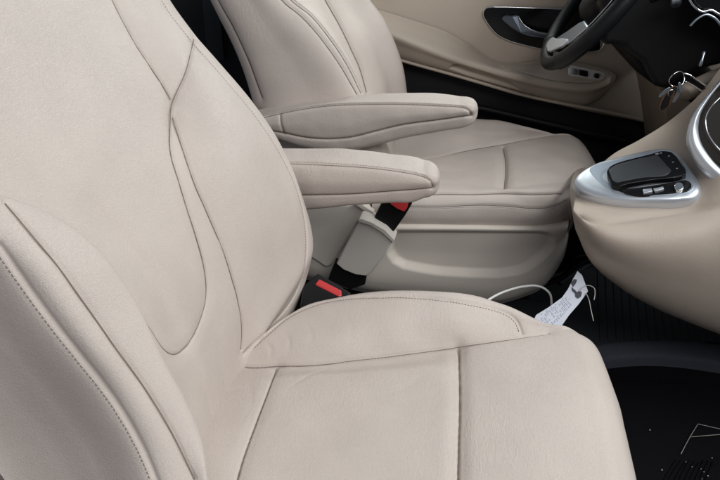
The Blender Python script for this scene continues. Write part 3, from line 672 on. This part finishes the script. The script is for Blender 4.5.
# beige console nose
k1 = [R_(592, 178, -.020), R_(597, 169, -.018), R_(612, 155, -.010), R_(640, 139.5, -.004), R_(675, 116.5, .0), PY(697, 97, 1.36), PY(725, 62, 1.37), PY(760, 20, 1.38)]
k2 = [R_(584, 189, -.020), R_(598, 180, -.018), R_(616, 171, -.016), R_(645, 158, -.014), R_(685, 140, -.006), PY(715, 112, 1.27), PY(745, 85, 1.27), PY(790, 50, 1.26)]
k3 = [R_(575.5, 199, -.018), R_(590, 199, -.014), R_(620, 204, -.014), R_(650, 204, -.014), R_(690, 196.5, -.012), PY(722, 183, 1.10), PY(760, 168, 1.09), PY(820, 150, 1.10)]
k4 = [PY(x, y, Y) for x, y, Y in [(573.5, 209, 1.125), (600, 226, 1.07), (650, 234, 1.05), (690, 230, 1.045), (720, 225, 1.045), (770, 220, 1.04), (840, 210, 1.04)]]
k5 = [PY(x, y, Y) for x, y, Y in [(573.5, 218, 1.135), (596, 250, 1.08), (645, 274, 1.05), (690, 285, 1.045), (720, 290, 1.045), (780, 300, 1.04), (850, 300, 1.04)]]
k6 = [PY(x, y, Y) for x, y, Y in [(575, 227, 1.155), (588, 257, 1.13), (616, 284, 1.12), (652, 306, 1.12), (688, 322, 1.12), (725, 336, 1.12), (800, 356, 1.12)]]
k7 = [p+np.array([.01, .14, .0]) for p in k6]; k8 = [np.array([p[0]+.02, 1.36, p[2]-.04]) for p in k1]
KG = np.array([curve(r, 30) for r in [k1, k2, k3, k4, k5, k6, k7, k8, k1]])
ext = KG[:, -1:]+np.array([.45, 0, 0]); ext[:, 0, 0] = KG[:, -1, 0].max()+.45
KG = np.concatenate([KG, ext], 1)
c = PY(576, 208, 1.17); e = KG[:, 0]
KG = np.concatenate([(c+(e-c)*.25)[:, None], (c+(e-c)*.7)[:, None], KG], 1)
G = gsurf(KG, 220, 260)
nn = normals(G); nn *= np.sign(nn[60, 130]@(CAM-G[60, 130]))
cn, _ = upholstery('console_body', G, nn, 'dashbeige', db, [dict(p=[(580, 216.5), (590, 220.5), (606, 221.5), (625, 219.5), (656, 214.5), (690, 209.5), (722, 206), (760, 200)], d=.0035, w=.004, puff=.003, pw=.012, thread=False)])

ringo = [(572.5, 183), (575, 178), (580, 173.5), (590, 167.5), (601, 163), (613, 160), (635, 154.5), (652, 151), (666, 150), (675, 152), (682, 158), (691, 169), (698, 180), (701, 188.5), (700, 195), (695, 199), (680, 201.5), (650, 202.5), (620, 202), (600, 199.5), (588, 196), (578, 191)]
ringi = [(589, 171), (592, 169), (596, 167), (602, 165), (610, 163), (620, 160.5), (638, 156.5), (652, 153), (666, 152), (673, 154), (679, 159.5), (686, 169), (692, 180), (694, 187), (690, 192.5), (684, 194.5), (670, 196), (650, 196.5), (625, 195), (606, 192), (597, 187), (591, 180)]
ro = closed_curve([R_(x, y, 0) for x, y in ringo], 120); ri = closed_curve([R_(x, y, .006) for x, y in ringi], 120)
cc = (ro.mean(0)+ri.mean(0))/2
def sc(P, k, h): return cc+(P-cc)*k+NP*h
skirt = [sc(ro, .93, -.030), sc(ro, .985, -.018), sc(ro, 1.0, -.008), sc(ro, .992, .000), sc(ro, .965, .005), sc(ro, .92, .0075), sc(ro, .80, .009), sc(ro, .4, .0095), sc(ro, .02, .0095)]
SK = np.array(skirt)
rg = grid_mesh('control_surround', gsurf(np.concatenate([SK, SK[:, :1]], 1), 60, 240), 'silver', db)
slab('inner_face', [p+NP*.0045 for p in closed_curve([R_(x, y, .0065) for x, y in [(590, 170), (600, 165), (612, 162.5), (640, 156), (655, 153), (668, 153), (675, 157), (686, 170), (694, 184), (694, 189), (690, 193), (680, 195), (655, 197.2), (635, 196.6), (618, 193.5), (605, 188.5), (597, 182), (592, 176)]], 90)], -NP*.003, 'facesilver', rg, .0012)
lo = slab('lower_control_tray', closed_curve([R_(x, y, .0135) for x, y in [(618.5, 189.5), (628, 188.5), (640, 187.2), (660, 184.2), (675, 181.8), (687, 180.2), (690.5, 182.5), (691.3, 187), (688, 190.3), (675, 192.3), (655, 194), (640, 195), (628, 193.3)]], 60), -NP*.006, 'blackgloss', rg, .0008)
tp = slab('touch_pad', closed_curve([R_(x, y, .024) for x, y in [(607, 170), (608.5, 167.5), (612.6, 164.5), (620, 161.6), (632.6, 158.2), (650, 153.9), (663, 150.6), (670, 151.2), (676, 155.8), (681, 163), (686, 171), (685.5, 173.6), (682, 174.9), (650, 179.8), (630, 183), (616, 185.6), (612.5, 184), (609.5, 178.5)]], 90), -NP*.016, 'blackgloss', rg, .002, 3)
slab('palm_rest', closed_curve([R_(x, y, .0252) for x, y in [(609, 170), (613.5, 166), (632, 160), (650, 156), (657, 154.8), (660, 157.5), (667, 165.5), (671, 171), (669, 173.2), (640, 177.6), (622, 181), (616, 182.2), (613, 180.5), (610.5, 175)]], 60), -NP*.003, 'pad', tp, .001)
e_ = [(607.5, 172), (610, 178), (613, 183.5), (616, 185), (630, 182.4), (650, 179.2), (682, 174.4), (685.6, 173)]
MB().tube(curve([R_(x, y+1.2, .0215) for x, y in e_], 50), .0009, 6).build('pad_edge', 'chrome', tp)
for x, y, w in [(657, 153.8, .006), (661, 153.0, .004), (669, 156.0, .0032), (673, 162.0, .0032), (677, 168.4, .0032)]:
    c = R_(x, y, .0242); ex = R_(x+3, y-.6, .0242)-c; ex /= np.linalg.norm(ex); ey = np.cross(NP, ex)
    MB().box(c, ex*w, ey*w*.7, NP*.0006).build('button_symbol', 'silver', tp, False)
for pix in ([(642.5, 189.2), (651.5, 188), (652.5, 191), (643.5, 193)], [(653.2, 188.6), (663, 186.2), (664, 188.5), (655, 191)]):
    slab('toggle', [R_(x, y, .017) for x, y in pix], -NP*.005, 'silver', lo, .0008)
slab('volume_roller', closed_curve([R_(x, y, .020) for x, y in [(674.5, 184.5), (677, 182.3), (681, 182.3), (683.3, 184.5), (683, 188.5), (680, 190), (676.5, 189.8), (674.5, 187.5)]], 30), -NP*.008, 'chrome', lo, .0015)

# silver arch of the centre stack with the gloss black face inside
ao = [PY(x, y, Y) for x, y, Y in [(726, 72, 1.22), (713, 88, 1.205), (703, 100, 1.195), (693, 114, 1.18), (687.5, 128, 1.17), (687, 145, 1.155), (692, 158, 1.145), (702, 171, 1.135), (716, 183, 1.125), (735, 196, 1.115), (770, 214, 1.10)]]
ai = [PY(x, y, Y) for x, y, Y in [(732, 72, 1.21), (717, 88, 1.195), (708, 100, 1.185), (700, 114, 1.17), (697.5, 128, 1.16), (700, 143, 1.145), (707, 155, 1.135), (716, 166, 1.125), (728, 176, 1.118), (745, 187, 1.11), (775, 203, 1.095)]]
ao = curve(ao, 60); ai = curve(ai, 60)
nA = np.cross(ai[30]-ao[30], ao[40]-ao[20]); nA /= np.linalg.norm(nA); nA *= np.sign(nA@(CAM-ao[30]))
arch = np.array([ao-nA*.03, ao-nA*.006, ao+nA*.002, ao*.6+ai*.4+nA*.008, ao*.15+ai*.85+nA*.006, ai+nA*.001, ai-nA*.012])
cs = grid_mesh('stack_surround', gsurf(arch, 50, 160), 'silver', db)
slab('stack_face', list(ai[::3]-nA*.004)+[PY(860, 200, 1.08), PY(860, 40, 1.2)], -nA*.02, 'stack', db, .001)
MB().tube(curve([PY(x, y, Y)+nA*.0 for x, y, Y in [(722, 96, 1.17), (712, 106, 1.165), (706, 118, 1.16), (707, 130, 1.15), (714, 143, 1.14), (726, 156, 1.13)]], 40), .0012, 6).build('chrome_line', 'chrome', db)

# ------------------------------------------------------------------ keys in the ignition
ky = thing('ignition_keys', tuple(PY(688, 80, 1.36)), 'keys on a split ring hanging from the ignition, oval fob with brown reflections coloured in', 'keys')
ex = RT; ez = np.array([0, 0, 1.])
kc = PY(677, 79, 1.35)
MB().tube([kc+ex*.0155*cos(a)+ez*.016*sin(a)+np.array([0, .004*sin(2*a), 0]) for a in np.linspace(0, 2*pi, 41)], .0010, 6, False).build('split_ring', 'chrome', ky)
def oval(c, a, bb, ang, th, name, m_, par):
    u = ex*cos(ang)+ez*sin(ang); v = -ex*sin(ang)+ez*cos(ang); w = np.cross(u, v)
    return slab(name, [c+u*a*cos(t)+v*bb*sin(t) for t in np.linspace(0, 2*pi, 28, endpoint=False)], w*th, m_, par, th*.3)
oval(PY(668, 98, 1.345), .008, .026, -.35, .006, 'fob', 'black', ky)
MB().tube([PY(668, 98, 1.342)+(ex*cos(-.35)+ez*sin(-.35))*.0088*cos(a)+(-ex*sin(-.35)+ez*cos(-.35))*.0268*sin(a) for a in np.linspace(0, 2*pi, 33)], .0014, 6, False).build('fob_edge', 'brownreflection', ky)
oval(PY(676, 94, 1.35), .006, .018, -.15, .004, 'spare_key', 'silverdark', ky)
kt = slab('key_blade', [PY(x, y, 1.352) for x, y in [(684, 74), (689, 75), (697, 80), (704, 85), (706, 89), (702, 90), (694, 85), (685, 80)]], (0, .007, 0), 'blackgloss', ky, .001)
MB().tube(curve([PY(x, y, 1.349) for x, y in [(684, 73), (690, 75), (697, 80), (706, 86)]], 14), .0016, 6).build('key_edge', 'chrome', kt)
MB().tube(curve([PY(x, y, 1.349) for x, y in [(685, 81), (693, 86), (702, 91)]], 14), .0012, 6).build('key_edge', 'chrome', kt)

for (x, y, a, bb, g, m_) in [(664, 92, .004, .014, -.7, 'silverdark'), (671, 99, .003, .018, -.1, 'brownreflection'), (680, 87, .004, .012, .5, 'silverdark')]:  # two small keys, and a brown reflection added as a coloured oval
    oval(PY(x, y, 1.342), a, bb, g, .003, 'key_and_reflection', m_, ky)
MB().tube([PY(671, 93, 1.34)+ex*.006*cos(a)+ez*.007*sin(a) for a in np.linspace(0, 2*pi, 25)], .0009, 6, False).build('small_ring', 'chrome', ky)
# ------------------------------------------------------------------ floor details
fm = thing('rubber_mat', (0.5, 1.2, 0.0), 'black ribbed rubber mat on the floor between the seats and the console', 'floor mat')
zf = .10
slab('mat_base', [PZ(x, y, zf) for x, y in [(470, 300), (592, 262), (650, 255), (800, 290), (960, 330), (960, 352), (800, 344), (680, 341), (640, 342), (592, 347), (520, 352)]], (0, 0, -.02), 'rubber', fm, .003)
rb = MB()
for k in range(26):
    xt = 598+k*7.6; a = PZ(xt, 268+k*1.2, zf+.002); b_ = PZ(xt+3+k*.6, 341, zf+.002)
    rb.box((a+b_)/2, (b_-a), np.array([.0045, 0, 0]), (0, 0, .003))
tag(rb.build('rib', 'rubber', fm, False), kind='stuff')
MB().tube(curve([PZ(x, y, zf+.004) for x, y in [(560, 284), (578, 272), (592, 264), (606, 261), (625, 261)]], 20), .007, 8).build('mat_edge', 'rubber', fm)
st_ = thing('footwell_step', (0.55, 0.95, 0.0), 'curved dark grey carpeted step in the footwell below the ribbed mat', 'step')
U = [(560, 355), (585, 348.5), (600, 345), (620, 342.5), (645, 341.5), (680, 341.5), (720, 346), (800, 360), (900, 385)]
D_ = [(560, 376), (585, 366), (600, 361.5), (620, 358.5), (645, 357), (680, 358.5), (720, 364), (800, 380), (900, 408)]
g0 = [PZ(x, y-1, .085) for x, y in U]; g1 = [PZ(x, y, .105) for x, y in U]
g2 = [PZ(x, y*.5+z*.5, .106) for (x, y), (_, z) in zip(U, D_)]; g3 = [PZ(x, y-1, .100) for x, y in D_]
g4 = [p+np.array([0, -.004, -.03]) for p in g3]; g5 = [p+np.array([0, .01, -.10]) for p in g3]
grid_mesh('carpet_edge', gsurf(np.array([g0, g1, g2, g3, g4[:] ]), 40, 120), 'carpetedge', st_)
grid_mesh('step_riser', gsurf(np.array([[p+np.array([0, .003, 0]) for p in g4], g5]), 10, 120), 'carpet', st_)
# near carpet mat with ribs
nm = thing('carpet_mat', (0.6, 0.85, 0.0), 'black textured carpet mat in the near footwell, bottom right', 'floor mat')
slab('mat_base', [PZ(x, y, .012) for x, y in [(560, 380), (900, 390), (1000, 600), (560, 640)]], (0, 0, -.010), 'carpet', nm, .003)
hb = MB()
for k in range(9):
    a = PZ(664+k*5.2, 480-(k % 2), .014); b_ = PZ(676+k*4.6, 460+(k % 3), .014)
    hb.tube([a, b_], .0016, 5)
tag(hb.build('heel_ridge', 'carpet', nm), kind='stuff')
for pix, lb in (([(681, 454), (690, 437), (698, 424)], 'pale straw lying steeply on the mat, leftmost of the three'),
                ([(698, 424), (720, 429), (745, 434)], 'pale straw joined at the top of the steep one'),
                ([(690.6, 437), (720, 434.5), (745, 432)], 'pale straw lying level, lowest of the three')):
    o = MB().tube(curve([PZ(x, y, .02) for x, y in pix], 12), .0007, 5).build('straw', 'straw')
    tag(o, lb, 'straw', 'pale straws on the footwell mat')
sp = MB()
for x, y in [(692, 467), (701, 469), (704, 472), (702, 479), (686, 462), (712, 458), (650, 430), (662, 470), (708, 476)]:
    c = PZ(x, y, .018); sp.box(c, (.0022*random.random()+.001, 0, 0), (0, .002, 0), (0, 0, .001))
tag(sp.build('lint', 'lint', None, False), 'pale specks of lint scattered on the black mat', 'lint', kind='stuff')

# ------------------------------------------------------------------ cable and paper tag
cb = MB().tube(curve([PZ(x, y, z) for x, y, z in [(470, 318, .36), (480, 306, .38), (487, 301, .385), (496, 295.5, .385), (508, 290.5, .38), (524, 286.5, .375), (537, 286, .37), (545, 289, .36), (550, 294, .35), (551.5, 303, .33), (551, 315, .30)]], 60), .0026, 8).build('charging_cable', 'white')
tag(cb, 'thin white cable looping up from behind the near seat cushion', 'cable')
tg = thing('paper_tag', tuple(PY(565, 305, 1.02)), 'pale lavender printed paper tag with string beside the near cushion', 'paper tag')
T0 = PY(547, 335, .99); T1 = PY(590, 280, 1.04)
tpix = [(528, 334), (536, 315), (549, 307), (562, 297.5), (568, 289), (573, 279), (577.5, 271), (582, 275), (585, 283), (588, 291), (579, 303.5), (569, 315), (560, 328), (547, 345)]
# plane of the tag: tilted, rising to the right
ta = PY(536, 315, 1.00); tb = PY(580, 273, 1.10); tc_ = PY(560, 328, .965)
NT = np.cross(tb-ta, tc_-ta); NT /= np.linalg.norm(NT); NT *= np.sign(NT@(CAM-ta)); DT = NT@ta
def T_(x, y, h=0): return PN(x, y, NT, DT+h)
sheet = slab('paper', [T_(x, y) for x, y in tpix], -NT*.0012, 'paper', tg, .0002, 1)
def dash(Bm, x0, y0, x1, y1, w, h=.0006):
    a = T_(x0, y0, h); b_ = T_(x1, y1, h); d = b_-a; s_ = np.cross(NT, d/np.linalg.norm(d)); Bm.box((a+b_)/2, d, s_*w, NT*.0004)
dark = MB(); lite = MB()
e1 = np.array([22, -26.])/34.; e2 = np.array([.62, .78])
for r in range(11):
    for q in range(14):
        p0 = np.array([540, 318.])+e1*(q*2.9)+e2*(r*1.7-1.5)
        if sdf(p0[None], tpix)[0] < 2.0 or sdf((p0+e1*2)[None], tpix)[0] < 1.5 or p0[1] < 299: continue
        if random.random() < .25: continue
        dash(lite, *p0, *(p0+e1*random.uniform(1.0, 2.3)), .0009)
lite.build('small_print', 'inkgrey', sheet, False)
for k_, pp in enumerate([[(571, 283), (574, 279), (577, 279.5), (576, 283), (573, 287)], [(571.5, 287), (574, 289), (577, 292), (575, 293.5), (572, 290.5)], [(575, 293), (579, 291), (582, 292), (581, 296.5), (578, 298.5), (575.5, 297)]]):
    slab('dark_print', [T_(x, y, .0010) for x, y in pp], -NT*.0006, 'ink', sheet, 0)
MB().tube(curve([T_(x, y, h) for x, y, h in [(580, 292, .002), (583, 287, .008), (589, 285.5, .012), (594, 288, .010), (595, 294, .006), (594, 300, .003)]], 24), .0008, 6).build('string', 'straw', tg)
MB().tube(curve([T_(x, y, h) for x, y, h in [(586, 293, .003), (589, 300, .004), (591, 310, .002), (593.5, 321, .0)]], 16), .0008, 6).build('string', 'straw', tg)

# ------------------------------------------------------------------ dark cabin behind the seats
bp = thing('cabin_pillar', (-.6, 2.0, 0), 'dark body pillar trim in the gap between the two backrests', 'pillar')
slab('pillar_trim', [PY(x, y, 2.12) for x, y in [(60, -90), (262, -90), (300, 190), (60, 260)]], (0, .05, 0), 'blackmatte', bp, .01)
slab('seat_belt', [PY(x, y, 2.09) for x, y in [(196, -60), (214, -60), (224, 60), (208, 60)]], (0, .004, 0), 'rubber', bp, .001)
